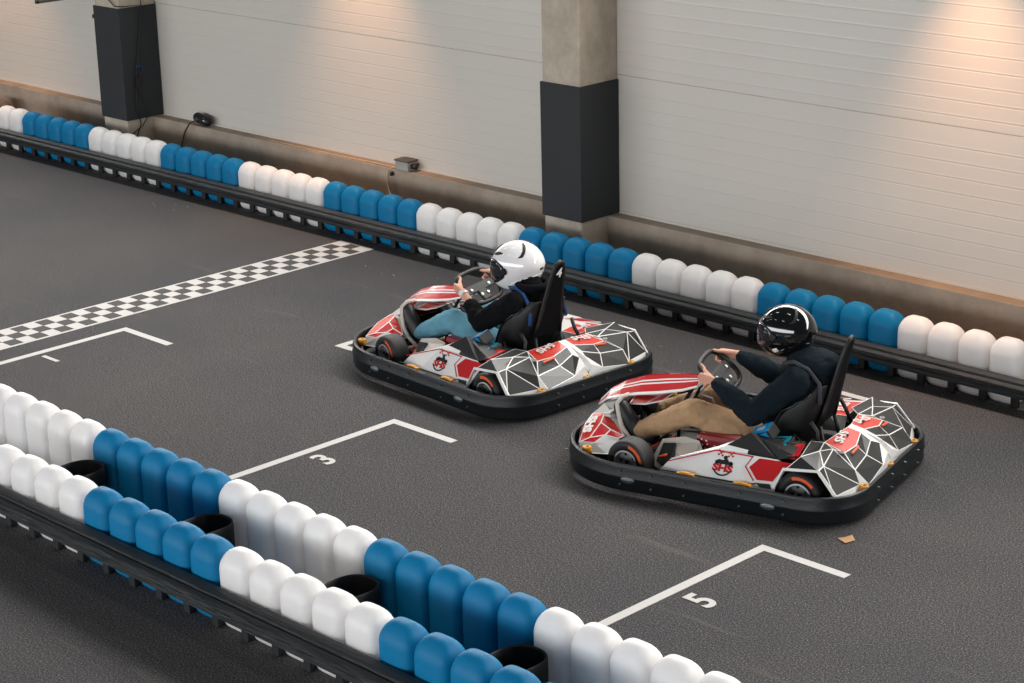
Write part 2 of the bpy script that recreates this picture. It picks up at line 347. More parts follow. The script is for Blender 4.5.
row(-10.30-5*.2515, 6.54, .2515, [(True, 0, 5, 'at the photo\'s left edge in the rear row of the near barrier'), (False, 0, 5, 'of the left blue run, near barrier rear row'),
    (True, 0, 5, 'of the near barrier rear row run beside starting box 3'), (False, 0, 5, 'of the right blue run, near barrier rear row'),
    (True, 0, 5, 'of the near barrier rear row run beside starting box 5')], 'blocks in the rear row of the near barrier', 1.07)

def rail(xa, xb, y, gaps, lab, dz=0.0):
    """y = front face of the blocks; the rail stands in front of it (towards the camera)"""
    t = empty('guard_rail', ((xa+xb)/2, y-.07, 0)); tag(t, lab, 'rail'); c = (xa+xb)/2
    L = [(-.060, .114), (-.066, .120), (-.066, .150), (-.060, .156), (-.066, .162), (-.066, .184), (-.058, .192), (-.03, .196), (-.026, .188), (-.016, .188), (-.012, .206), (.0, .213), (.045, .217), (.060, .213), (.064, .20), (.064, .13), (.055, .114)]
    b = MB(); n = len(L); vs = [(x-c, yy, z+dz) for x in (xa, xb) for yy, z in L]
    b.add(vs, [(i, (i+1) % n, n+(i+1) % n, n+i) for i in range(n)]+[tuple(range(n))[::-1], tuple(range(n, 2*n))])
    b.build('rail_beam', M_rail, t, smooth='auto')
    for g in gaps:
        b = MB(); b.box(-.028, .028, .045, .078, 0, .15); o = b.build('post', M_post, t, bevel=.006); o.location = (g-c, 0, 0)
    return t
rail(-21.5, -6.3, 11.595, [-19.801+.2505*i for i in range(0, 53)], 'long black rubber rail along the blue and white barrier by the back wall')
rail(-11.6, -5.2, 5.898, [-9.585+.2545*i for i in range(-4, 12)], 'black rubber rail along the near barrier in the lower left corner', .03)
LP = ['leftmost', 'second from the left', 'third from the left', 'rightmost']
for i, (lx, ly) in enumerate(((-10.16, 6.27), (-8.90, 6.27), (-7.66, 6.27), (-6.44, 6.27))):
    b = MB(); n = 40
    for ro, ri, zs in ((1, .90, None),):
        vs = []
        for z, k in ((.10, 1), (.295, 1), (.303, .965), (.295, .92), (.10, .92)):
            for j in range(n):
                a = 2*math.pi*j/n; e = .8; cx, sy = math.cos(a), math.sin(a)
                vs.append((.130*k*math.copysign(abs(cx)**e, cx), 0.160*k*math.copysign(abs(sy)**e, sy), z))
        b.add(vs, [(i_*n+j, i_*n+(j+1) % n, ((i_+1) % 5)*n+(j+1) % n, ((i_+1) % 5)*n+j) for i_ in range(5) for j in range(n)])
    o = b.build('rubber_loop', M_black, smooth='auto'); o.location = (lx, ly, 0)
    tag(o, 'black oval rubber loop inside the near barrier, %s of the four' % LP[i], 'rubber loop', 'rubber loops joining the two rows')

# ------------------------------------------------------------------ things on and by the ledge
t = empty('floodlight', (-17.0, 12.34, .47)); tag(t, 'small black floodlight lying on the concrete ledge right of the left pillar', 'light')
b = MB(); b.cap((-.10, 0, .075), (.07, -.01, .055), .052, .050); o = b.build('housing', M_black, t, smooth=True)
b = MB(); b.lathe([(.0, .052), (.028, .052), (.036, .046), (.036, .03)], frame((.05, -.012, .058), (1, 0, 0), (0, 0, 1)), 20); b.build('lens', M_visor, t, smooth='auto')
b = MB(); b.lathe([(.0, .052), (.022, .052), (.028, .046), (.028, .03)], frame((-.06, -.006, .066), (1, 0, 0), (0, 0, 1)), 20); b.build('lens', M_visor, t, smooth='auto')
b = MB(); b.tube([(-.10, -.03, .05), (-.18, -.055, .01), (-.25, -.07, -.08), (-.31, -.075, -.22), (-.33, -.12, -.4)], .006); b.build('cable', M_cable, t, smooth=True)
t = empty('junction_box', (-13.94, 12.34, .47)); t.scale = (.76, .9, .80); tag(t, 'grey junction box with dark lid and cable on the concrete ledge', 'junction box')
b = MB(); b.box(-.115, .115, -.065, .065, 0, .105); b.build('housing', M_box, t, bevel=.008)
b = MB(); b.box(-.125, .125, -.072, .070, .105, .125); b.build('lid', M_lid, t, bevel=.006)
b = MB(); b.cap((.11, 0, .055), (.17, 0, .05), .032, .026); b.cap((.12, .01, .06), (.15, .04, .07), .02, .02); b.build('plug', M_black, t, smooth=True)
b = MB(); b.cap((-.17, -.068, -.05), (-.155, -.085, -.055), .024, .024); b.build('plug', M_black, t, smooth=True)
b = MB(); b.tube([(-.11, -.04, .02), (-.19, -.05, .015), (-.235, -.072, -.03), (-.25, -.08, -.10), (-.24, -.085, -.19), (-.19, -.10, -.27), (-.11, -.12, -.33), (-.02, -.16, -.38)], .0065)
b.tube([(-.12, -.02, .012), (-1.2, -.03, .006), (-2.6, -.02, .006)], .006); b.build('cable', M_cable_w, t, smooth=True)
b = MB(); b.ell((0, 0, .16), (.2, .13, .17)); b.ell((.05, .0, .28), (.13, .1, .1)); b.ell((-.1, .02, .3), (.1, .09, .07)); b.ell((.1, 0, .08), (.16, .12, .09))
o = b.build('sack', M_sack); remesh(o, .02); o.location = (-20.45, 12.05, 0); tag(o, 'brown sack standing behind the back barrier at the left edge', 'sack')
t = empty('wall_frame', (-19.0, 12.0, 1.60)); tag(t, 'grey metal frame jutting out from the cladding in the top left corner', 'frame')
b = MB()
for y0, y1, z0, z1 in ((-.25, .42, 0, .03), (-.25, -.22, 0, .8), (.12, .15, 0, .8), (.39, .42, 0, .8), (-.25, .42, .77, .8)): b.box(-.02, .02, y0, y1, z0, z1)
b.build('frame_bar', M_grid, t, bevel=.003)
b = MB(); b.box(-.006, .006, -.23, .40, .02, .78); b.build('panel', M_lgray, t)

# ------------------------------------------------------------------ karts
def facets(name, polys, mats, parent, rim=.007, thick=.007, up=Vector((0, 0, 1)), mirror=False):
    """each polygon becomes a coloured facet framed by a thin white line; mats[0] is the line colour"""
    bm = bmesh.new(); info = []
    allp = [(p, mi) for p, mi in polys] + ([([(x, -y, z) for x, y, z in p][::-1], mi) for p, mi in polys] if mirror else [])
    for p, mi in allp:
        vs = [bm.verts.new(v) for v in p]; f = bm.faces.new(vs); f.material_index = mi; f.normal_update()
        n = f.normal; ref = up if not mirror or abs(up.y) < .01 else Vector((up.x, up.y if sum(q[1] for q in p) > 0 else -up.y, up.z))
        if n.dot(ref) < 0: f.normal_flip()
    fs = list(bm.faces)
    for f in fs:
        mi = f.material_index
        if rim > 0 and mi != 0:
            r = bmesh.ops.inset_individual(bm, faces=[f], thickness=rim, use_even_offset=True)
            for g in r['faces']: g.material_index = 0
    bmesh.ops.remove_doubles(bm, verts=bm.verts, dist=.0004)
    me = bpy.data.meshes.new(name); bm.to_mesh(me); bm.free()
    for mm in mats: me.materials.append(mm)
    o = bpy.data.objects.new(name, me); COL.objects.link(o); o.parent = parent
    md = o.modifiers.new('t', 'SOLIDIFY'); md.thickness = thick; md.offset = -1
    return o
KM = [M_white, M_red, M_red2, M_gray, M_gray2, M_cream, M_lgray, M_black]
W_, RD, OR, GY, GD, CR, LG, BK_ = range(8)
def rrect(hx, hy, rf, rr, n=9, hf=0.03):
    """rounded rectangle outline; front (+x) slightly bowed"""
    pts = []
    for cx, cy, r, a0 in ((hx-rf, hy-rf, rf, 90), (-hx+rr, hy-rr, rr, 180), (-hx+rr, -hy+rr, rr, 270), (hx-rf, -hy+rf, rf, 0)):
        sgn = 1
        ang = [(a0 + 90*i/(n-1)) for i in range(n)] if a0 in (90, 180, 270) else [(-90+90*i/(n-1))+0 for i in range(n)]
        if a0 == 90: ang = [0+90*i/(n-1) for i in range(n)]
        if a0 == 180: ang = [90+90*i/(n-1) for i in range(n)]
        if a0 == 270: ang = [180+90*i/(n-1) for i in range(n)]
        if a0 == 0: ang = [270+90*i/(n-1) for i in range(n)]
        for a in ang:
            x = cx+r*math.cos(math.radians(a)); y = cy+r*math.sin(math.radians(a)); pts.append((x, y))
    return pts
def sweep_ring(b, pts, prof, mi=0):
    """prof: (outward offset, z) closed section swept round the outline"""
    n = len(pts); k = len(prof); vs = []
    for i in range(n):
        p0 = Vector(pts[(i-1) % n]); p1 = Vector(pts[(i+1) % n]); t = (p1-p0).normalized(); nn = Vector((t.y, -t.x))
        for off, z in prof: vs.append((pts[i][0]+nn.x*off, pts[i][1]+nn.y*off, z))
    b.add(vs, [(i*k+j, i*k+(j+1) % k, ((i+1) % n)*k+(j+1) % k, ((i+1) % n)*k+j) for i in range(n) for j in range(k)], mi)
def wheel(parent, name, x, y, r, wd, side, steer=0.):
    t = empty(name, (x, y, r)); t.parent = parent; t.rotation_euler = (0, 0, steer)
    M = frame((0, 0, 0), (1, 0, 0), (0, 0, 1)) @ Matrix.Diagonal((1, 1, -side, 1)) if side > 0 else frame((0, 0, 0), (1, 0, 0), (0, 0, 1))
    # axis z of M = x cross z = -y ; flip so that +axis points outboard
    h = wd/2; ri = r*.56
    b = MB(); b.lathe([(ri, -h*.85), (r*.8, -h*.98), (r*.93, -h*.9), (r*.985, -h*.72), (r, -h*.4), (r, h*.4), (r*.985, h*.72), (r*.93, h*.9), (r*.8, h*.98), (ri, h*.85), (ri*.97, h*.6), (ri*.97, -h*.6)], M, 48, closed=True)
    b.build('tyre', M_tyre, t, smooth=True)
    b = MB(); b.lathe([(ri*.98, h*.84), (ri*1.05, h*.97), (ri*.93, h*.99), (ri*.86, h*.7), (ri*.80, h*.52), (ri*.45, h*.48), (ri*.36, h*.6), (.0, h*.62)], M, 40)
    b.lathe([(ri*.98, -h*.8), (0.001, -h*.5)], M, 24); b.build('rim', M_metal, t, smooth='auto')
    for i in range(5):
        a = i*math.pi*.4; b = MB(); b.tube([M @ Vector((ri*.62*math.cos(a), ri*.62*math.sin(a), h*.48)), M @ Vector((ri*.62*math.cos(a), ri*.62*math.sin(a), h*.58))], ri*.11, 8); b.build('wheel_nut', M_black, t, smooth='auto')
    b = MB(); b.tube([M @ Vector((0, 0, h*.5)), M @ Vector((0, 0, h*.78))], ri*.17, 8); b.build('hub_nut', M_black, t, smooth='auto')
    b = MB(); n = 14; vs = []
    a0, a1 = (1.25, 2.45) if name == 'rear_wheel' else (.35, 1.35)
    if side > 0 and name == 'front_wheel': a0, a1 = 1.8, 3.0
    for i in range(n):
        a = a0+(a1-a0)*i/(n-1)
        for rr, zz in ((r*.74, h*.965), (r*.88, h*.965)): vs.append(M @ Vector((rr*math.cos(a), rr*math.sin(a), zz+.003)))
    b.add(vs, [(2*i, 2*i+1, 2*i+3, 2*i+2) for i in range(n-1)]); o = b.build('tyre_print', M_orange, t); md = o.modifiers.new('s', 'SOLIDIFY'); md.thickness = .001
    return t

def pod_y(z): return .70-.75*(z-.17)
def logo(parent, cx, cz, side):
    """round kart emblem: checkered flags over a dark kart, red SHS, dark arc below"""
    y = pod_y(cz); nrm = Vector((0, 1, .75)).normalized()
    fx = Vector((-1, 0, 0)); fy = Vector((0, -.75, 1)).normalized()
    if side < 0: y = -y; fx = Vector((1, 0, 0)); fy = Vector((0, .75, 1)).normalized()
    F = frame((cx, y, cz), fx, fy) @ Matrix.Translation((0, 0, .002))
    o = text_mesh('SHS', .060, F @ Matrix.Translation((0, -.020, 0)), 'lettering', M_red, parent, .0008, .0030, 1.3)
    o['label'] = 'red SHS letters of the emblem'
    b = MB()
    def P(x, y, z=.001): return F @ Vector((x, y, z))
    def patch(pts, mi): b.add([P(*p) for p in pts]+[P(p[0], p[1], -.001) for p in pts], [tuple(range(len(pts)))]+[(i, (i+1) % len(pts), len(pts)+(i+1) % len(pts), len(pts)+i) for i in range(len(pts))], mi)
    # kart and driver silhouette
    patch([(-.055, .006), (.055, .006), (.062, .016), (.048, .030), (.03, .026), (.02, .040), (.004, .036), (-.012, .030), (-.035, .034), (-.058, .020)], 0)
    for cx_, cy_, r in ((.004, .048, .013), (-.044, .012, .012), (.044, .012, .013)): patch([(cx_+r*math.cos(a*.6283), cy_+r*math.sin(a*.6283)) for a in range(10)], 0)
    # two little checkered flags
    for sg in (-1, 1):
        for i in range(3):
            for j in range(3):
                if (i+j) % 2 == 0:
                    x = sg*(.014+i*.013); yy = .052+j*.012+i*.002*(1 if sg > 0 else 1); patch([(x, yy), (x+sg*.012, yy+.002), (x+sg*.012, yy+.013), (x, yy+.011)], 1)
    # arc underneath
    for i in range(9):
        a = math.radians(205+130*i/9); a2 = math.radians(205+130*(i+1)/9)
        patch([(.062*math.cos(a), -.012+.056*math.sin(a)), (.062*math.cos(a2), -.012+.056*math.sin(a2)), (.054*math.cos(a2), -.012+.046*math.sin(a2)), (.054*math.cos(a), -.012+.046*math.sin(a))], 0)
    b.build('emblem', [M_gray2, M_red], parent)

def make_kart(loc, a, lab, variant):
    k = empty('racing_kart', (loc[0], loc[1], 0), math.pi+a); tag(k, lab, 'go-kart', None)
    # wrap-around bumper
    pts = rrect(1.02, .775, .55, .34, 14)
    b = MB(); sweep_ring(b, pts, [(0, .03), (.006, .05), (.002, .095), (.009, .11), (.009, .125), (.0, .14), (.004, .175), (-.002, .192), (-.012, .197), (-.024, .192), (-.026, .16), (-.022, .05), (-.016, .03)])
    bump = b.build('bumper', M_bump, k, smooth='auto')
    n = len(pts)
    b = MB(); sweep_ring(b, [(x*.952, y*.935) for x, y in pts], [(0, .115), (.012, .125), (.012, .15), (0, .16), (-.012, .15), (-.012, .125)]); b.build('bumper_hoop', M_black, k, smooth=True)
    for bx, by in ((.45, .784), (.02, .784), (-.34, .784), (.9, .60), (-.62, .784), (-1.034, .1), (-1.034, -.12), (-1.034, -.35), (-1.034, .33), (.24, .784)):
        for z in (.075, .158):
            M = frame((bx, by, z), (1, 0, 0), (0, 0, 1)) if by > .7 else frame((bx, by, z), (0, 1, 0), (0, 0, 1))
            if by == .60: M = frame((bx+.02, by+.005, z), (.7, -.7, 0), (0, 0, 1))
            b = MB(); b.tube([M @ Vector((0, 0, -.008)), M @ Vector((0, 0, .008))], .006, 8); b.build('bumper_bolt', M_bolt, bump)
    for bx in (.40, -.52):
        b = MB(); b.ell((bx, .784, .105), (.048, .007, .021)); b.ell((bx, .789, .105), (.034, .005, .010)); b.build('oval_badge', M_lgray if False else M_bolt, bump, smooth=True)
    # floor pan and chassis
    b = MB(); b.box(-.95, .80, -.40, .40, .035, .05); b.box(.2, .9, -.25, .25, .05, .06); b.build('floor_pan', M_black, k, bevel=.004)
    b = MB()
    for s in (1, -1):
        b.tube([(.93, s*.25, .09), (.6, s*.28, .08), (.2, s*.38, .08), (-.3, s*.40, .08), (-.95, s*.38, .09)], .016)
    b.tube([(-.64, -.5, .14), (-.64, .5, .14)], .02); b.tube([(.53, -.45, .13), (.53, .45, .13)], .013); b.build('chassis_tube', M_metal, k, smooth=True)
    for s in (1, -1):
        b = MB(); b.tube([(.47, s*.40, .15), (.42, s*.10, .16)], .009); b.build('tie_rod', M_orange, k, smooth=True)
    for s in (1, -1):
        wheel(k, 'front_wheel', .495, s*.545, .140, .145, s, variant['steer'])
        wheel(k, 'rear_wheel', -.66, s*.575, .145, .19, s)
    # yellow body mounts
    for mx, my in ((-.985, .44), (-.985, .03), (-.985, -.40), (.04, .722), (-.33, .722), (.775, .60), (.935, .27), (.04, -.722), (-.33, -.722), (.775, -.60)):
        b = MB(); fl = abs(my) > .65
        if fl: b.box(mx-.055, mx+.055, my-.016, my+.016, .17, .195); b.ell((mx, my, .195), (.045, .014, .008))
        else:
            b.lathe([(.010, .0), (.026, .0), (.030, .012), (.030, .036), (.026, .042), (.013, .042), (.010, .034)], Matrix.Translation((mx, my, .160)), 20, closed=True); b.box(mx-.034, mx+.034, my-.012, my+.012, .158, .180)
        b.build('body_mount', M_yellow, k, bevel=.004)
    # nose cone
    P = [([(.945, 0, .275), (.94, .20, .262), (.80, .24, .30), (.78, 0, .33)], LG),
         ([(.955, 0, .27), (.948, .20, .258), (.945, .26, .245), (.985, .30, .175), (1.0, 0, .175)], OR),
         ([(.945, .20, .262), (.935, .33, .230), (.90, .475, .165), (.845, .43, .190), (.835, .30, .250), (.85, .22, .285)], OR),
         ([(.835, .30, .250), (.845, .43, .190), (.76, .385, .205), (.75, .33, .225)], RD),
         ([(.85, .22, .285), (.835, .30, .250), (.75, .33, .225), (.66, .31, .190), (.74, .265, .245)], OR),
         ([(.985, .30, .175), (.945, .26, .245), (.935, .33, .230), (.90, .475, .165)], RD),
         ([(.76, .385, .205), (.845, .43, .190), (.90, .475, .165), (.80, .455, .170)], RD), ([(.75, .33, .225), (.76, .385, .205), (.68, .355, .185), (.66, .31, .190)], RD),
         ([(.90, .475, .165), (.80, .455, .170), (.76, .385, .205), (.68, .355, .185), (.64, .36, .13), (.70, .47, .115), (.86, .52, .115)], W_)]
    nose = facets('nose_cone', P, KM, k, rim=.0045, mirror=True)
    # inner cheeks and footwell guards
    for s in (1, -1):
        facets('footwell_cheek', [([(.94, s*.20, .262), (.90, s*.13, .315), (.80, s*.15, .355), (.70, s*.24, .255), (.655, s*.30, .165), (.78, s*.27, .285)], LG)], KM, k, rim=0, up=Vector((0, s, .6)))
        b = MB(); b.tube([(x, s*y, z) for x, y, z in [(.72, .14, .405), (.735, .20, .405), (.75, .24, .37), (.728, .26, .305), (.70, .27, .23), (.65, .275, .175), (.58, .28, .14), (.50, .30, .125)]], .0145, 10); b.build('foot_guard', M_cream, k, smooth=True)
        # cream side piece behind the front wheel with its dark opening
        facets('side_bracket', [([(.42, s*.44, .10), (.36, s*.38, .245), (.22, s*.355, .275), (.12, s*.36, .265), (.05, s*.42, .19), (.10, s*.55, .18), (.28, s*.53, .09)], CR)], KM, k, rim=0, up=Vector((.2, s, 1)))
        b = MB(); F = [(.36, .455, .12), (.335, .405, .225), (.255, .40, .235), (.23, .47, .19), (.27, .52, .11)]
        b.add([(x, s*(y+.016), z+.012) for x, y, z in F]+[(x, s*(y+.004), z) for x, y, z in F], [(0, 1, 2, 3, 4), (9, 8, 7, 6, 5)]+[(i, (i+1) % 5, 5+(i+1) % 5, 5+i) for i in range(5)]); b.build('bracket_opening', M_black, k)
        b = MB(); b.tube([(.335, s*.475, .165), (.27, s*.51, .20)], .007); b.build('bracket_spring', M_orange, k, smooth=True)
    # hood over the steering column
    hx = [(.985, .27, .05, .20), (.90, .335, .10, .17), (.80, .375, .13, .145), (.66, .415, .145, .135), (.50, .445, .14, .125), (.36, .475, .115, .115), (.27, .505, .08, .09)]
    P = []
    def hp(i, f):   # f 0 lower edge .. 1 ridge
        x, z, wy, _ = hx[i]; rz = [.025, .05, .07, .085, .09, .08, .055][i]
        return (x+ .0*f, wy*(1-f)+.012*f, z+rz*f)
    for i in range(6):
        for f0, f1, c in ((0, .13, W_), (.13, .52, RD), (.52, .60, W_), (.60, .69, RD), (.69, .77, W_), (.77, 1, RD if i > 0 else W_)):
            if i == 5 and f0 < .5: c = W_ if f0 < .1 else (RD if f0 < .5 else W_)
            P.append(([hp(i, f0), hp(i+1, f0), hp(i+1, f1), hp(i, f1)], c))
    P.append(([hp(i, 0) for i in range(6, 5, -1)]+[hp(6, 1), (.27, 0, .50)], W_))
    hood = facets('steering_fairing', P, KM, k, rim=0, thick=.008, mirror=True)
    P = [([(.74, .0, .36), (.72, .13, .34), (.60, .14, .36), (.56, .0, .38)], OR), ([(.60, .14, .36), (.48, .13, .40), (.46, 0, .42), (.56, 0, .38)], RD)]
    facets('fairing_underside', P, KM, k, rim=.01, mirror=True)
    # side pods
    for s in (1, -1):
        Y = lambda z, e=0: s*(pod_y(z)-e)
        A_lo = (.25, s*.635, .155); A_hi = (.19, s*.60, .225); T = (-.10, Y(.325), .325); T2 = (-.50, Y(.325), .325)
        AT = (-.565, Y(.305), .305); AB = (-.515, Y(.165), .165)
        P = [([A_lo, A_hi, T, T2, AT, AB, (.0, Y(.165), .165)], W_),
             ([(.25, s*.635, .155), (0, Y(.165), .165), AB, (-.515, s*.72, .13), (0, s*.72, .12), (.25, s*.64, .12)], W_),
             ([A_hi, (.17, s*.585, .228), (-.10, s*.55, .334), (-.29, s*.475, .415), (-.30, Y(.33), .33), T], W_),
             ([(-.30, Y(.33), .33), (-.29, s*.475, .415), (-.60, s*.40, .385), (-.62, s*.585, .37), T2], BK_), ([(-.50, s*.56, .345), (-.56, s*.44, .388), (-.60, s*.42, .388), (-.625, s*.585, .374)], RD)]
        if s < 0: P = P[:3]+[([(-.30, -.55, .33), (-.30, -.42, .35), (-.60, -.40, .35), (-.60, -.56, .345), T2], W_)]; P[2] = ([A_hi, (.17, -.50, .235), (-.10, -.46, .32), (-.30, -.42, .35), (-.30, Y(.33), .33), T], W_)
        pod = facets('side_pod', P, KM, k, rim=0, up=Vector((0, s, 1)))
        def Q(x, z, e=.0035): return (x, s*(pod_y(z)+e), z+e*.75)
        facets('red_hexagon', [([Q(-.335, .265), Q(-.385, .315), Q(-.50, .318), Q(-.60, .318), Q(-.535, .27), Q(-.50, .215), Q(-.40, .21)], RD)], KM, pod, rim=0, thick=.002, up=Vector((0, s, 1)))
        def line(pl, wd, mm, z_e=.003):
            b = MB()
            for (xa, za), (xb, zb) in zip(pl, pl[1:]):
                d = Vector((xb-xa, zb-za)).normalized()*wd/2; nx, nz = -d.y, d.x
                q = [Q(xa-d.x+nx, za-d.y+nz, z_e), Q(xb+d.x+nx, zb+d.y+nz, z_e), Q(xb+d.x-nx, zb+d.y-nz, z_e), Q(xa-d.x-nx, za-d.y-nz, z_e)]
                b.add(q+[(x, y-s*.003, z) for x, y, z in q], [(0, 1, 2, 3), (0, 4, 5, 1), (1, 5, 6, 2), (2, 6, 7, 3), (3, 7, 4, 0)])
            return b.build('stripe', mm, pod)
        line([(.18, .225), (.0, .285), (-.10, .318), (-.34, .318), (-.31, .265), (-.38, .205)], .006, M_red)
        line([(.22, .175), (-.36, .180), (-.40, .192)], .006, M_black)
        facets('dark_inset', [([Q(-.40, .195), Q(-.43, .178), Q(-.505, .178), Q(-.49, .2)], GD)], KM, pod, rim=0, thick=.002, up=Vector((0, s, 1)))
        logo(pod, -.17, .252, s)
        # black fin in front of the seat bracket
        if s < 0: continue
        b = MB(); b.add([(-.12, s*.565, .33), (-.285, s*.50, .435), (-.47, s*.575, .335), (-.13, s*.50, .33), (-.29, s*.47, .43), (-.46, s*.50, .335)], [(0, 1, 2), (3, 5, 4), (0, 3, 4, 1), (1, 4, 5, 2), (2, 5, 3, 0)]); b.build('seat_side_fin', M_black, k, bevel=.003)
        # rear arch and rear quarter
    a_ = (-.64, .585, .37); b_ = (-.70, .435, .365); f_ = (-.78, .57, .33); g_ = (-.74, .32, .345); h_ = (-.665, .275, .36); i_ = (-.81, .315, .33)
    AT = (-.58, .67, .31); AR = (-.775, .645, .32); AB = (-.885, .655, .185); RL = (-.955, .42, .19); n_ = (-.80, .030, .365); m_ = (-.715, .03, .385); j_ = (-.91, .40, .27)
    q_ = (-.988, .13, .222); t_ = (-.975, .03, .265); r_ = (-.995, .385, .185); o_ = (-.87, .045, .33); p_ = (-.92, .022, .315); n2 = (-.835, .19, .34); s_ = (-.90, .19, .29)
    fr = (-.60, .33, .375)
    P = [([a_, AT, AR, f_, b_], GD), ([a_, b_, h_, fr], GY), ([b_, f_, g_], GY), ([b_, g_, h_], GY), ([f_, AR, AB], GD), ([f_, AB, RL], GY), ([f_, RL, j_, g_], GY), ([g_, j_, i_], GY), ([g_, i_, h_], GD),
         ([h_, i_, n2, n_, m_], OR), ([i_, j_, s_, n2], GY), ([n_, n2, s_, o_], GD), ([o_, s_, q_, p_], GY), ([j_, r_, q_, s_], GD), ([j_, RL, r_], W_), ([p_, q_, t_], W_),
         ([m_, n_, o_, p_, t_, (-.985, 0, .22), (-.80, 0, .365), (-.715, 0, .385)], W_),
         ([r_, (-.985, 0, .20), t_, q_], W_), ([RL, AB, (-.90, .655, .15), (-.99, .40, .15)], W_), ([r_, (-.99, .40, .15), (-.995, 0, .15), (-.985, 0, .20)], W_)]
    deck = facets('rear_deck', P, KM, k, rim=.0036, mirror=True, up=Vector((-.3, 0, 1)))
    # right-hand forward panel
    P = [([(-.60, -.255, .345), (-.50, -.20, .36), (-.40, -.48, .345), (-.62, -.50, .36)], OR), ([(-.50, -.20, .36), (-.36, -.20, .33), (-.26, -.42, .35), (-.40, -.48, .345)], W_),
         ([(-.40, -.48, .345), (-.26, -.42, .35), (-.28, -.56, .33), (-.50, -.585, .34)], RD), ([(-.60, -.255, .345), (-.60, -.20, .25), (-.36, -.20, .25), (-.36, -.20, .33), (-.50, -.20, .36)], LG)]
    facets('engine_cover', P, KM, k, rim=.005)
    # arch edge (white strip round the rear wheel opening)
    for s in (1, -1):
        pl = [(-.515, .705, .14), (-.53, .70, .20), (-.575, .678, .305), (-.775, .655, .318), (-.89, .662, .18)]
        b = MB(); vs = []
        for i, (x, y, z) in enumerate(pl):
            vs += [(x, s*(y+.006), z), (x+(.016 if i < 2 else (.008 if i == 2 else -.008 if i == 3 else -.018)), s*(y-.004), z+(.014 if 1 < i < 4 else .0)), (x+(.016 if i < 2 else (.008 if i == 2 else -.008 if i == 3 else -.018)), s*(y-.014), z+(.010 if 1 < i < 4 else 0)), (x, s*(y-.014), z-.004)]
        b.add(vs, [(i*4+j, i*4+(j+1) % 4, (i+1)*4+(j+1) % 4, (i+1)*4+j) for i in range(4) for j in range(4)]); b.build('wheel_arch_edge', M_white, k)
    # lettering on the deck, read from behind the kart
    def deck_text(c, xdir, ydir, size=.074, parent=deck): text_mesh('SHS', size, frame(c, xdir, ydir) @ Matrix.Translation((0, 0, .006)), 'lettering', M_white, parent, .0008, .002, 1.3)
    deck_text((-.732, .165, .364), (.12, -1, .10), (1, .12, .2)); deck_text((-.732, -.165, .364), (-.12, -1, -.10), (1, -.12, .2))
    deck_text((-.535, -.365, .354), (.1, -1, 0), (1, .1, -.05))
    for s in (1, -1):
        b = MB(); F = [(-.845, s*.295, .330), (-.848, s*.195, .342), (-.858, s*.195, .336), (-.855, s*.295, .324)]
        b.add([(x, y, z+.004) for x, y, z in F]+[(x, y, z-.003) for x, y, z in F], [(0, 1, 2, 3), (0, 4, 5, 1), (1, 5, 6, 2), (2, 6, 7, 3), (3, 7, 4, 0)]); b.build('orange_bar', M_orange, deck)
        b = MB(); b.lathe([(.008, 0), (.015, 0), (.016, .008), (.009, .009)], Matrix.Translation((-.80, s*.335, .335)), 14, closed=True); b.build('deck_knob', M_lgray, deck, smooth='auto')
        b = MB(); b.lathe([(.0, .009), (.008, .008), (.009, 0)], Matrix.Translation((-.755, s*.13, .37)), 12); b.build('deck_screw', M_black, deck, smooth='auto')
    if variant['nose_text']:
        for s in (1,):
            text_mesh('SHS', .078, frame((.893, .335, .232), (-.12, 1, -.42), (-1, -.12, .25)) @ Matrix.Translation((0, 0, .010)), 'lettering', M_white, nose, .0012, .004, 1.2)
    # fuel tank, engine, battery box, electronics
    b = MB(); b.box(-.13, .16, .03, .335, .06, .30, 0); o = b.build('fuel_tank', M_tank, k, bevel=.03)
    b = MB()
    for i in range(34):
        u = random.uniform(.02, .25); v = random.uniform(0, 1)
        if v < .55: b.ell((u-.12, .3355, .19+.09*random.random()), (.006, .002, .006), n=6)
        else: b.ell((u-.12, random.uniform(.07, .31), .3005), (.006, .006, .002), n=6)
    b.build('white_spots', M_white, o)
    Mx = Matrix.Translation((-.33, .40, .40)) @ Matrix.Rotation(math.radians(-18), 4, 'X') @ Matrix.Rotation(math.radians(28), 4, 'Y')
    b = MB(); b.box(-.075, .075, -.05, .05, -.04, .035, 0, Mx); o = b.build('battery_box', M_black, k, bevel=.006)
    b = MB(); b.box(-.068, .068, -.046, .046, .035, .038, 0, Mx); b.box(-.06, .06, .05, .053, -.01, .03, 0, Mx); b.build('blue_label', M_blue, o)
    b = MB(); b.box(-.03, .03, -.02, .014, .038, .0395, 0, Mx); b.build('label_print', M_lgray, o)
    Mx = Matrix.Translation((-.44, .43, .36)) @ Matrix.Rotation(math.radians(-14), 4, 'X') @ Matrix.Rotation(math.radians(12), 4, 'Y')
    b = MB(); b.box(-.085, .065, -.06, .06, -.05, .02, 0, Mx); o = b.build('control_unit', M_black, k, bevel=.006)
    b = MB()
    for x0_, x1_, y0_, y1_ in ((-.07, -.045, -.05, .055), (.03, .055, -.05, .055), (-.045, .03, .035, .055), (-.045, .03, -.05, -.035)): b.box(x0_, x1_, y0_, y1_, .02, .026, 0, Mx)
    b.build('teal_label', M_teal, o)
    b = MB(); b.box(-.03, .02, -.02, .022, .02, .0245, 0, Mx); b.build('label_print', M_lgray, o)
    b = MB(); b.box(-.60, -.42, .26, .50, .15, .30); b.box(-.56, -.46, .30, .38, .30, .36); b.box(-.58, -.50, .42, .52, .3, .345); o = b.build('engine', M_black, k, bevel=.012)
    b = MB()
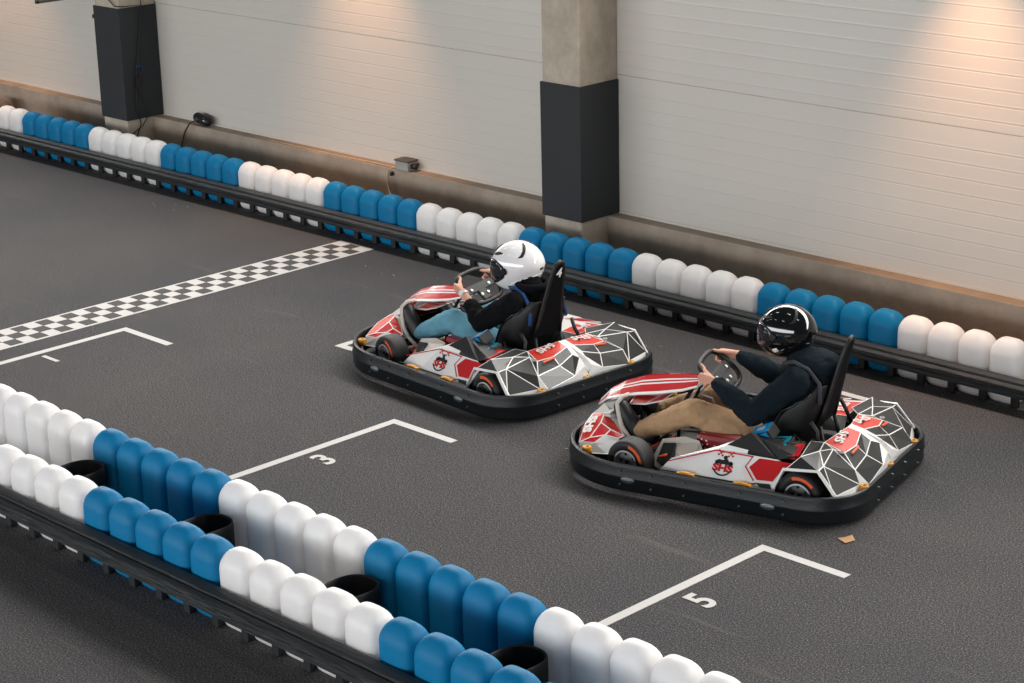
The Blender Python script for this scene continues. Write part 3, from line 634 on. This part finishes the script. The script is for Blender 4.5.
    for x_, y_ in ((-.50, .46), (-.53, .40), (-.47, .36), (-.56, .36), (-.50, .52)): b.cap((x_, y_, .33), (x_+.02, y_+.015, .372), .016, .012)
    b.tube([(-.46, .50, .34), (-.5, .46, .39), (-.55, .42, .38), (-.58, .36, .36)], .008); b.tube([(-.44, .36, .34), (-.50, .34, .40), (-.57, .38, .37), (-.6, .45, .34)], .007); b.build('engine_hose', M_black, o, smooth=True)
    b = MB(); b.box(-.60, -.52, .47, .56, .335, .345); b.build('red_engine_plate', M_red, o)
    # pedals
    for s in (1, -1):
        b = MB(); b.box(.76, .78, s*.18-.04, s*.18+.04, .12, .26); b.tube([(.77, s*.18, .06), (.77, s*.18, .2)], .008); b.build('pedal', M_metal, k, bevel=.004)
    # steering column and wheel
    wc = Vector((.15, 0, .60)); e1 = Vector((.76, 0, .65)).normalized(); e2 = Vector((0, 1, 0)); nn = e2.cross(e1).normalized()
    if nn.z < 0: nn = -nn
    b = MB(); b.tube([wc-nn*.02, (.52, 0, .20)], .013); b.build('steering_column', M_metal, k, smooth=True)
    rot = variant['wheel_rot']; c_, s__ = math.cos(rot), math.sin(rot); E1 = e1*c_+e2*s__; E2 = e2*c_-e1*s__
    ring = []
    for i in range(40):
        a2 = 2*math.pi*i/40; ex = .62; cx_, sy_ = math.cos(a2), math.sin(a2)
        ring.append(wc+E1*(.135*math.copysign(abs(cx_)**ex, cx_))+E2*(.165*math.copysign(abs(sy_)**ex, sy_)))
    b = MB(); b.tube(ring, .0165, 10, closed=True); sw = b.build('steering_wheel', M_black, k, smooth=True)
    b = MB(); Mh = Matrix(((E1.x, E2.x, nn.x, wc.x), (E1.y, E2.y, nn.y, wc.y), (E1.z, E2.z, nn.z, wc.z), (0, 0, 0, 1)))
    b.box(-.115, -.02, -.04, .04, -.02, .004, 0, Mh); b.box(-.035, .03, -.15, .15, -.012, .004, 0, Mh); b.build('wheel_hub', M_black, sw, bevel=.006)
    for bx, by in ((-.07, -.03), (-.07, .03), (-.01, -.09), (-.01, .09)):
        b = MB(); b.lathe([(0, .013), (.011, .012), (.012, .004)], Mh @ Matrix.Translation((bx, by, 0)), 12); b.build('wheel_button', M_white, sw, smooth='auto')
    # bundle in front of the wheel: fairing support
    b = MB(); b.tube([(.30, .05, .50), (.38, .10, .34), (.36, .16, .12)], .012); b.tube([(.27, .0, .50), (.33, .03, .36), (.3, .12, .26)], .010); b.build('column_support', M_black, k, smooth=True)
    b = MB(); b.cap((.28, .06, .40), (.18, .10, .38), .03, .025); b.tube([(.30, .1, .42), (.22, .13, .43), (.16, .12, .38), (.2, .08, .33)], .008, mi=1); b.tube([(.27, .02, .44), (.17, .06, .44), (.13, .1, .36)], .007, mi=1); b.build('cable_bundle', [M_black, M_lgray], k, smooth=True)
    # seat shell
    b = MB(); cs = []
    stations = [(.06, .13, .19, .02), (-.04, .105, .21, .05), (-.16, .09, .225, .10), (-.27, .10, .235, .19), (-.37, .14, .24, .36), (-.45, .22, .24, .325), (-.52, .34, .235, .22), (-.565, .46, .22, .12), (-.60, .58, .19, .04), (-.62, .66, .15, .01)]
    ns = 13
    for (x, z, hw, wing) in stations:
        for j in range(ns):
            u = -1+2*j/(ns-1); yy = hw*math.sin(u*math.pi/2)*1.0; up_ = abs(u)**3
            fwd = 0.06*up_ if z > .3 else 0
            b_z = z+wing*up_; b.v.append((x+fwd, yy, b_z))
    for i in range(len(stations)-1):
        for j in range(ns-1): b.f.append((i*ns+j, i*ns+j+1, (i+1)*ns+j+1, (i+1)*ns+j)); b.m.append(0)
    seat = b.build('seat', M_black, k, smooth=True); md = seat.modifiers.new('s', 'SOLIDIFY'); md.thickness = .014; md = seat.modifiers.new('u', 'SUBSURF'); md.levels = 1; md.render_levels = 2
    rim = []
    for s in (1,):
        for (x, z, hw, wing) in stations[2:9]: rim.append((x+(.06 if z > .3 else 0), hw+.002, z+wing))
    for sg in (1, -1):
        b = MB(); b.tube([(x, sg*y, z) for x, y, z in rim], .006); b.build('seat_rim', M_gray2, seat, smooth=True)
    # roll hoop behind the head, dark panel inside
    hp_ = [(-.57, .115, .40), (-.595, .105, .50), (-.63, .085, .64), (-.67, .062, .80), (-.70, .046, .90), (-.712, .030, .935), (-.716, .0, .95), (-.712, -.030, .935), (-.70, -.046, .90), (-.67, -.062, .80), (-.63, -.085, .64), (-.595, -.105, .50), (-.57, -.115, .40)]
    b = MB(); b.tube(hp_, .014, 12); b.tube([(-.57, .115, .40), (-.62, .13, .2), (-.60, .25, .10)], .013); b.tube([(-.57, -.115, .40), (-.62, -.13, .2), (-.60, -.25, .10)], .013); hoop = b.build('roll_hoop', M_black, k, smooth=True)
    b = MB(); vs = [Vector(p) for p in hp_]; b.add([v+Vector((-.004, 0, 0)) for v in vs]+[v+Vector((.006, 0, 0)) for v in vs], [tuple(range(13)), tuple(range(25, 12, -1))]+[(i, i+1, 14+i, 13+i) for i in range(12)]); b.build('hoop_panel', M_blackcloth, hoop)
    if variant['number']:
        d = Vector((-.716+.67, 0, .955-.80)).normalized(); o = text_mesh(variant['number'], .10, frame((-.697, .004, .87), (0, -1, 0), d) @ Matrix.Translation((0, 0, .012)), 'painted_number', M_white, hoop, .001, .002)
    b = MB(); b.box(-.30, -.27, .253, .262, .27, .31); b.build('seat_sticker', M_lgray, seat)
    for s in (1, -1):
        b = MB(); b.tube([(-.56, s*.24, .46), (-.60, s*.23, .40), (-.63, s*.28, .28)], .013); b.build('seat_stay', M_black, k, smooth=True)
    return k

# ------------------------------------------------------------------ drivers
def V(*a): return Vector(a)
def cap_chain(b, pts, rs, n=16):
    for (p, q), (r0, r1) in zip(zip(pts, pts[1:]), zip(rs, rs[1:])): b.cap(p, q, r0, r1, n)
def hand(b, C, n, o, t, elbow, thumb_up=True):
    """fist round the steering-wheel rim at C. n: towards the driver, o: outward from the wheel centre, t: along the rim"""
    C = Vector(C); n = n.normalized(); o = o.normalized(); t = t.normalized(); el = (Vector(elbow)-C).normalized()
    def ph(a, rho, k): a = math.radians(a); return C+(n*math.cos(a)+o*math.sin(a))*rho+t*k
    wrist = C+n*.045+o*.035+el*.075
    for i, kx in enumerate((-.033, -.011, .011, .032)):
        kn = ph(62, .046, kx); ln = (.95, 1.06, 1.0, .86)[i]
        b.cap(wrist+t*kx*.55, kn, .019, .0125, 12)
        a = 62; pts = [kn, ph(a+46*ln, .035, kx*.95), ph(a+98*ln, .030, kx*.9), ph(a+150*ln, .029, kx*.88), ph(a+188*ln, .028, kx*.86)]
        cap_chain(b, pts, [.0115, .0105, .0098, .0090, .0082], 10)
    tb = wrist.lerp(ph(40, .04, .03), .45)+n*.006; k2 = ph(5, .036, .040)
    cap_chain(b, [tb, k2, ph(-28, .038, .062), ph(-40, .038, .086)], [.017, .0125, .011, .0095], 12)
    return wrist
def shoe(b, heel, toe, ball_up):
    heel = Vector(heel); toe = Vector(toe); d = toe-heel; up = Vector(ball_up).normalized()
    cap_chain(b, [heel+up*.035, heel+d*.35+up*.03, heel+d*.72+up*.022, toe+up*.018], [.056, .058, .062, .052], 16)
    b.cap(heel+up*.05, heel+up*.13, .058, .060, 16); b.cap(heel+d*.15+up*.07, heel+d*.55+up*.05, .052, .045, 16)
def make_driver(kart_loc, a, lab, c):
    p = empty('person', (kart_loc[0], kart_loc[1], 0), math.pi+a); tag(p, lab, 'person', None)
    J = c['joints']
    pelvis, chest, neck, head = J['pelvis'], J['chest'], J['neck'], J['head']
    # body: one continuous surface, bare skin, hands with fingers
    b = MB(); b.cap(pelvis, chest, .125, .135); b.ell(pelvis, (.14, .165, .12)); b.cap(chest, neck, .12, .055); b.cap(neck, head-V(0, 0, .03), .058, .06)
    b.ell(head, (.098, .076, .118)); b.ell(head+V(.085, 0, -.02), (.024, .016, .03)); b.ell(head+V(.07, 0, -.075), (.03, .04, .025))
    for s in (1, -1): b.ell(head+V(0, s*.077, -.01), (.02, .01, .03)); b.ell(head+V(.083, s*.032, .01), (.014, .016, .012))
    nn = Vector((-.65, 0, .76)).normalized(); wc = V(.15, 0, .60); e1 = V(.76, 0, .65).normalized()
    for s in ('L', 'R'):
        sh, el, ha, hi, kn, an = (J[k+s] for k in ('sh', 'el', 'ha', 'hip', 'kn', 'an'))
        o = (ha-wc); o = (o-nn*o.dot(nn)).normalized(); t = nn.cross(o).normalized()
        if t.dot(e1) < 0: t = -t
        b.cap(chest+V(-.0, 0, .10), sh, .07, .062); wr = hand(b, ha, nn, o, t, el); cap_chain(b, [sh, el, el.lerp(wr, .35), wr], [.055, .042, .043, .027])
        cap_chain(b, [hi, kn, kn.lerp(an, .3), an], [.088, .058, .056, .038]); b.cap(an, J['toe'+s], .035, .025)
        J['wr'+s] = wr
    body = b.build('body', M_skin, p); remesh(body, .0052, 3)
    # top
    b = MB(); b.cap(pelvis+V(-.0, 0, .03), chest, .160, .172); b.ell(chest+V(0, 0, -.02), (.165, .205, .18)); b.cap(chest, neck-V(0, 0, .02), .165, .10); b.cap(neck-V(.01, 0, .05), neck+V(.03, 0, .035), .10, .085); b.ell(pelvis+V(.0, 0, .03), (.155, .18, .12))
    for s in ('L', 'R'):
        sh, el, wr = J['sh'+s], J['el'+s], J['wr'+s]; sg = 1 if s == 'L' else -1
        b.cap(chest+V(0, sg*.05, .10), sh, .105, .082)
        f = c['sleeve']; end = el.lerp(wr, f)
        cap_chain(b, [sh, sh.lerp(el, .5), el, el.lerp(end, .5), end], [.092, .084, .078, .070, .046 if f > .8 else .058])
        for q, r in ((.2, .078), (.45, .070), (.7, .062)): b.ell(el.lerp(end, q), (r, r, r*.8))
        for q in (.35, .6, .8): b.ell(sh.lerp(el, q), (.090-.012*q, .090-.012*q, .05))
    if c['hood']:
        b.ell(neck+V(-.05, 0, .02), (.14, .14, .065)); b.ell(neck+V(-.12, 0, -.01), (.10, .14, .08)); b.ell(neck+V(.02, 0, .0), (.10, .10, .05)); b.ell(neck+V(-.14, 0, -.08), (.06, .11, .08))
    else: b.ell(neck+V(0, 0, -.03), (.09, .10, .05))
    top = b.build(c['top_name'], c['top'], p); remesh(top, .009, 5)
    tx = bpy.data.textures.get('folds') or bpy.data.textures.new('folds', 'CLOUDS'); tx.noise_scale = .075; tx.noise_depth = 2
    def wrinkle(o, s=.026):
        md = o.modifiers.new('w', 'DISPLACE'); md.texture = tx; md.texture_coords = 'LOCAL'; md.strength = s; md.mid_level = .5
    wrinkle(top)
    # trousers
    b = MB(); b.ell(pelvis+V(.02, 0, -.02), (.165, .185, .13))
    for s in ('L', 'R'):
        hi, kn, an = J['hip'+s], J['kn'+s], J['an'+s]
        cap_chain(b, [pelvis+V(.02, .06*(1 if s == 'L' else -1), 0), hi, hi.lerp(kn, .5), kn, kn.lerp(an, .3), kn.lerp(an, .7), kn.lerp(an, .97)], [.12, .108, .098, .086, .080, .070, .066])
        b.ell(kn.lerp(an, .9), (.076, .074, .06)); b.ell(kn.lerp(an, .55), (.083, .08, .05)); b.ell(kn.lerp(hi, .18), (.097, .092, .06)); b.ell(kn.lerp(an, 1.0), (.070, .068, .05))
    tr = b.build(c['leg_name'], c['legs'], p); remesh(tr, .009, 5); wrinkle(tr, .024)
    for s in ('L', 'R'):
        b = MB(); an, toe = J['an'+s], J['toe'+s]; heel = J['heel'+s]; up = (an-heel); d = (toe-heel).normalized(); up = up-d*up.dot(d)
        shoe(b, heel, toe, up); o = b.build('shoe', M_shoe, p); remesh(o, .008, 4)
    # watch or band
    wr = J['wrL']; d = (J['elL']-wr).normalized(); q0 = wr+d*.022
    b = MB(); fr = d.to_track_quat('Z', 'Y').to_matrix().to_4x4(); b.lathe([(.028, -.010), (.034, -.010), (.034, .010), (.028, .010)], Matrix.Translation(q0) @ fr, 24, closed=True)
    nz = (V(0, 1, .55)-d*V(0, 1, .55).dot(d)).normalized(); fc = frame(q0+nz*.032, d, nz.cross(d)); b.lathe([(.0, .010), (.018, .009), (.020, .0)], fc, 20); b.build(c['band_name'], c['band'], p, smooth='auto')
    # helmet
    yaw, pitch, HS = c['head_yaw'], c['head_pitch'], c['hs']
    Mh = Matrix.Translation(J['helmet']) @ Matrix.Rotation(yaw, 4, 'Z') @ Matrix.Rotation(pitch, 4, 'Y') @ Matrix.Diagonal((HS, HS, HS, 1))
    def hsurf(th, phi, k=1.0):
        """th: 0 front .. pi rear (azimuth), phi: elevation -pi/2..pi/2 ; full-face shell"""
        x = math.cos(phi)*math.cos(th); y = math.cos(phi)*math.sin(th); z = math.sin(phi)
        ax = .185 if x > 0 else .180; v = Vector((x*ax, y*.138, z*(.172 if z > 0 else .168)))
        if z < 0: # chin bar forward, flattened base, rear tucks in
            f = min(1, -z/.7); v.x += (.028*f if x > .2 else 0) * max(0, x); v.x *= (1-.16*f) if x < 0 else 1; v.y *= 1-.10*f
        if z > 0 and x < 0: v.x *= 1.0
        return v*k
    phis = [-.98+(.98+1.5708)*i/26 for i in range(27)]; nth = 56
    def grid(k, cond, name, material, parent, thick, extra=None):
        bm = bmesh.new(); vv = {}
        for i, ph_ in enumerate(phis):
            for j in range(nth): vv[i, j] = bm.verts.new(Mh @ hsurf(2*math.pi*j/nth, min(ph_, 1.5), k))
        for i in range(26):
            for j in range(nth):
                th = 2*math.pi*(j+.5)/nth; th = th-2*math.pi if th > math.pi else th
                if cond(th, (phis[i]+phis[i+1])/2): bm.faces.new((vv[i, j], vv[i, (j+1) % nth], vv[i+1, (j+1) % nth], vv[i+1, j]))
        bmesh.ops.delete(bm, geom=[v for v in bm.verts if not v.link_faces], context='VERTS')
        bmesh.ops.recalc_face_normals(bm, faces=bm.faces)
        me = bpy.data.meshes.new(name); bm.to_mesh(me); bm.free(); me.materials.append(material)
        for q in me.polygons: q.use_smooth = True
        o = bpy.data.objects.new(name, me); COL.objects.link(o); o.parent = parent
        md = o.modifiers.new('s', 'SOLIDIFY'); md.thickness = thick; md.offset = -1 if thick > 0 else 0
        return o
    hel = grid(1.0, lambda th, ph_: True, 'helmet', c['helmet'], p, .014)
    def patch(TH, c0, PH, kk, name, material):
        bm = bmesh.new(); nu, nv = 30, 14; vv = {}
        for i in range(nu+1):
            for j in range(nv+1):
                u = -1+2*i/nu; v = -1+2*j/nv
                vv[i, j] = bm.verts.new(Mh @ hsurf(u*TH*(1-.20*v**4), c0+v*PH*(1-.30*abs(u)**5), kk))
        for i in range(nu):
            for j in range(nv): bm.faces.new((vv[i, j], vv[i+1, j], vv[i+1, j+1], vv[i, j+1]))
        bmesh.ops.recalc_face_normals(bm, faces=bm.faces)
        me = bpy.data.meshes.new(name); bm.to_mesh(me); bm.free(); me.materials.append(material)
        for q in me.polygons: q.use_smooth = True
        if me.polygons[0].normal.dot(me.polygons[0].center-Mh.translation) < 0: me.flip_normals()
        o = bpy.data.objects.new(name, me); COL.objects.link(o); o.parent = hel
        md = o.modifiers.new('s', 'SOLIDIFY'); md.thickness = .006; md.offset = 0; return o
    patch(1.22, .0, .50, 1.006, 'visor_gasket', M_black); patch(1.17, .02, .42, 1.022, 'visor', M_visor)
    b = MB(); b.lathe([(.0, .001), (.012, .0)], Mh @ Matrix.Translation((0, 0, .1715)), 20); b.build('crown_cap', c['helmet'], hel, smooth=True)
    def ribbon(pts, r, mm, nm, kk=1.014):
        P_ = [];
        for i in range(len(pts)-1):
            for q in range(4): P_.append(tuple(pts[i][d]+(pts[i+1][d]-pts[i][d])*q/4 for d in (0, 1)))
        P_.append(pts[-1]); rr = [r[min(len(r)-1, i//4)]+(r[min(len(r)-1, i//4+1)]-r[min(len(r)-1, i//4)])*(i % 4)/4 for i in range(len(P_))]
        pos = [Mh @ hsurf(th, ph_, kk) for th, ph_ in P_]; b = MB(); n = len(pos); vs = []
        for i, q in enumerate(pos):
            T = (pos[min(i+1, n-1)]-pos[max(i-1, 0)]).normalized(); N_ = (q-Mh.translation).normalized(); sd = T.cross(N_).normalized()*rr[i]*HS
            vs += [q+sd-N_*.006, q+sd*.7+N_*.002, q-sd*.7+N_*.002, q-sd-N_*.006]
        b.add(vs, [(i*4+j, i*4+(j+1) % 4, (i+1)*4+(j+1) % 4, (i+1)*4+j) for i in range(n-1) for j in range(4)]+[(0, 1, 2, 3), (n*4-4, n*4-3, n*4-2, n*4-1)])
        return b.build(nm, mm, hel, smooth='auto')
    ac = c['accent']
    for s in (1, -1):
        ribbon([(s*.42, .66), (s*.62, .72), (s*.88, .74), (s*1.1, .72)], [.004, .013, .012, .003], ac, 'air_vent')
        ribbon([(s*2.55, 1.12), (s*2.35, .92), (s*2.18, .72), (s*2.02, .55), (s*1.85, .50)], [.007, .011, .012, .012, .003], ac, 'air_vent')
        th, ph_ = s*1.22, .02; q = Mh @ hsurf(th, ph_, 1.02); dr = (Mh.to_3x3() @ hsurf(th, ph_)).normalized(); b = MB(); b.lathe([(0, .009), (.02, .008), (.026, 0)], frame(q, dr.orthogonal(), dr.cross(dr.orthogonal())), 22); b.build('visor_pivot', M_visor if c['white_h'] else M_black, hel, smooth='auto')
        ribbon([(s*1.3, -.60), (s*1.7, -.42), (s*2.2, -.36), (s*2.9, -.34)], [.003, .004, .004, .003], c['helmet'], 'shell_ridge', 1.008)
        ribbon([(s*2.72, -.12), (s*2.95, -.12)], [.010, .010], M_greystrap, 'shell_print', 1.004); 
        if c['white_h']: ribbon([(s*1.15, -.72), (s*1.38, -.74)], [.010, .010], M_greystrap, 'shell_print', 1.008)
        else: ribbon([(s*1.12, -.58), (s*1.32, -.50)], [.016, .016], M_white, 'white_sticker', 1.012)
    ribbon([(.0, .78), (.0, .92), (.0, 1.1)], [.006, .02, .006], ac, 'air_vent')
    if c.get('strap'):
        for s in (1, -1):
            b = MB(); b.tube([neck+V(.10, s*.10, .0), neck+V(.02, s*.13, .03), neck+V(-.08, s*.145, .0), neck+V(-.155, s*.15, -.08), neck+V(-.17, s*.17, -.2)], .013, 8); b.build('shoulder_strap', c['strap'], p, smooth=True)
    if c['white_h']:
        b = MB(); b.tube([neck+V(.06*math.cos(i*.3927)-.02, .105*math.sin(i*.3927), .055) if False else neck+V(.10*math.cos(i*.3927)-.03, .11*math.sin(i*.3927), .03) for i in range(16)], .03, 10, closed=True); b.build('neck_collar', M_blackcloth, p, smooth=True)
    return p
K2L = (-7.727, 9.549); K2A = math.radians(15); K1L = (-10.237, 9.837); K1A = -.0562
k1 = make_kart(K1L, K1A, 'red, white and charcoal go-kart carrying the driver in the white helmet', dict(steer=-.12, nose_text=False, wheel_rot=.15, number='4'))
k2 = make_kart(K2L, K2A, 'red, white and charcoal go-kart carrying the driver in the black helmet', dict(steer=-.10, nose_text=True, wheel_rot=.15, number=None))
make_driver(K2L, K2A, 'person in black helmet, dark hooded sweatshirt and khaki trousers, steering the right-hand kart', dict(
    joints=dict(pelvis=V(-.27, 0, .27), chest=V(-.42, 0, .56), neck=V(-.42, 0, .755), head=V(-.32, 0, .90), helmet=V(-.305, 0, .925),
        shL=V(-.44, .185, .68), shR=V(-.42, -.185, .68), elL=V(-.20, .29, .47), elR=V(-.14, -.28, .52), haL=V(.17, .165, .60), haR=V(.20, -.15, .635),
        hipL=V(-.16, .105, .25), hipR=V(-.16, -.105, .25), knL=V(.22, .23, .395), knR=V(.26, -.20, .355), anL=V(.60, .19, .20), anR=V(.63, -.17, .21),
        heelL=V(.655, .19, .115), heelR=V(.685, -.16, .13), toeL=V(.755, .20, .33), toeR=V(.785, -.15, .33)),
    top=M_navy, top_name='hooded_sweatshirt', legs=M_khaki, leg_name='trousers', sleeve=.93, hood=True, band=M_black, band_name='wrist_watch',
    helmet=M_helm_b, accent=M_black, white_h=False, strap=M_greystrap, head_yaw=.16, head_pitch=.10, hs=1.0))
make_driver(K1L, K1A, 'person in white helmet, black sweater and blue jeans, steering the left-hand kart', dict(
    joints=dict(pelvis=V(-.27, 0, .26), chest=V(-.42, 0, .52), neck=V(-.41, 0, .70), head=V(-.31, 0, .83), helmet=V(-.285, 0, .835),
        shL=V(-.44, .175, .63), shR=V(-.42, -.175, .63), elL=V(-.19, .28, .47), elR=V(-.14, -.27, .51), haL=V(.16, .165, .61), haR=V(.22, -.145, .62),
        hipL=V(-.16, .10, .24), hipR=V(-.16, -.10, .24), knL=V(.19, .22, .385), knR=V(.24, -.19, .34), anL=V(.59, .19, .19), anR=V(.62, -.17, .20),
        heelL=V(.65, .19, .11), heelR=V(.68, -.16, .13), toeL=V(.745, .20, .33), toeR=V(.775, -.15, .33)),
    top=M_blackcloth, top_name='sweater', legs=M_denim, leg_name='jeans', sleeve=.52, hood=False, band=M_white, band_name='white_wristband',
    helmet=M_helm_w, accent=M_black, white_h=True, strap=M_strap, head_yaw=.58, head_pitch=.14, hs=1.07))
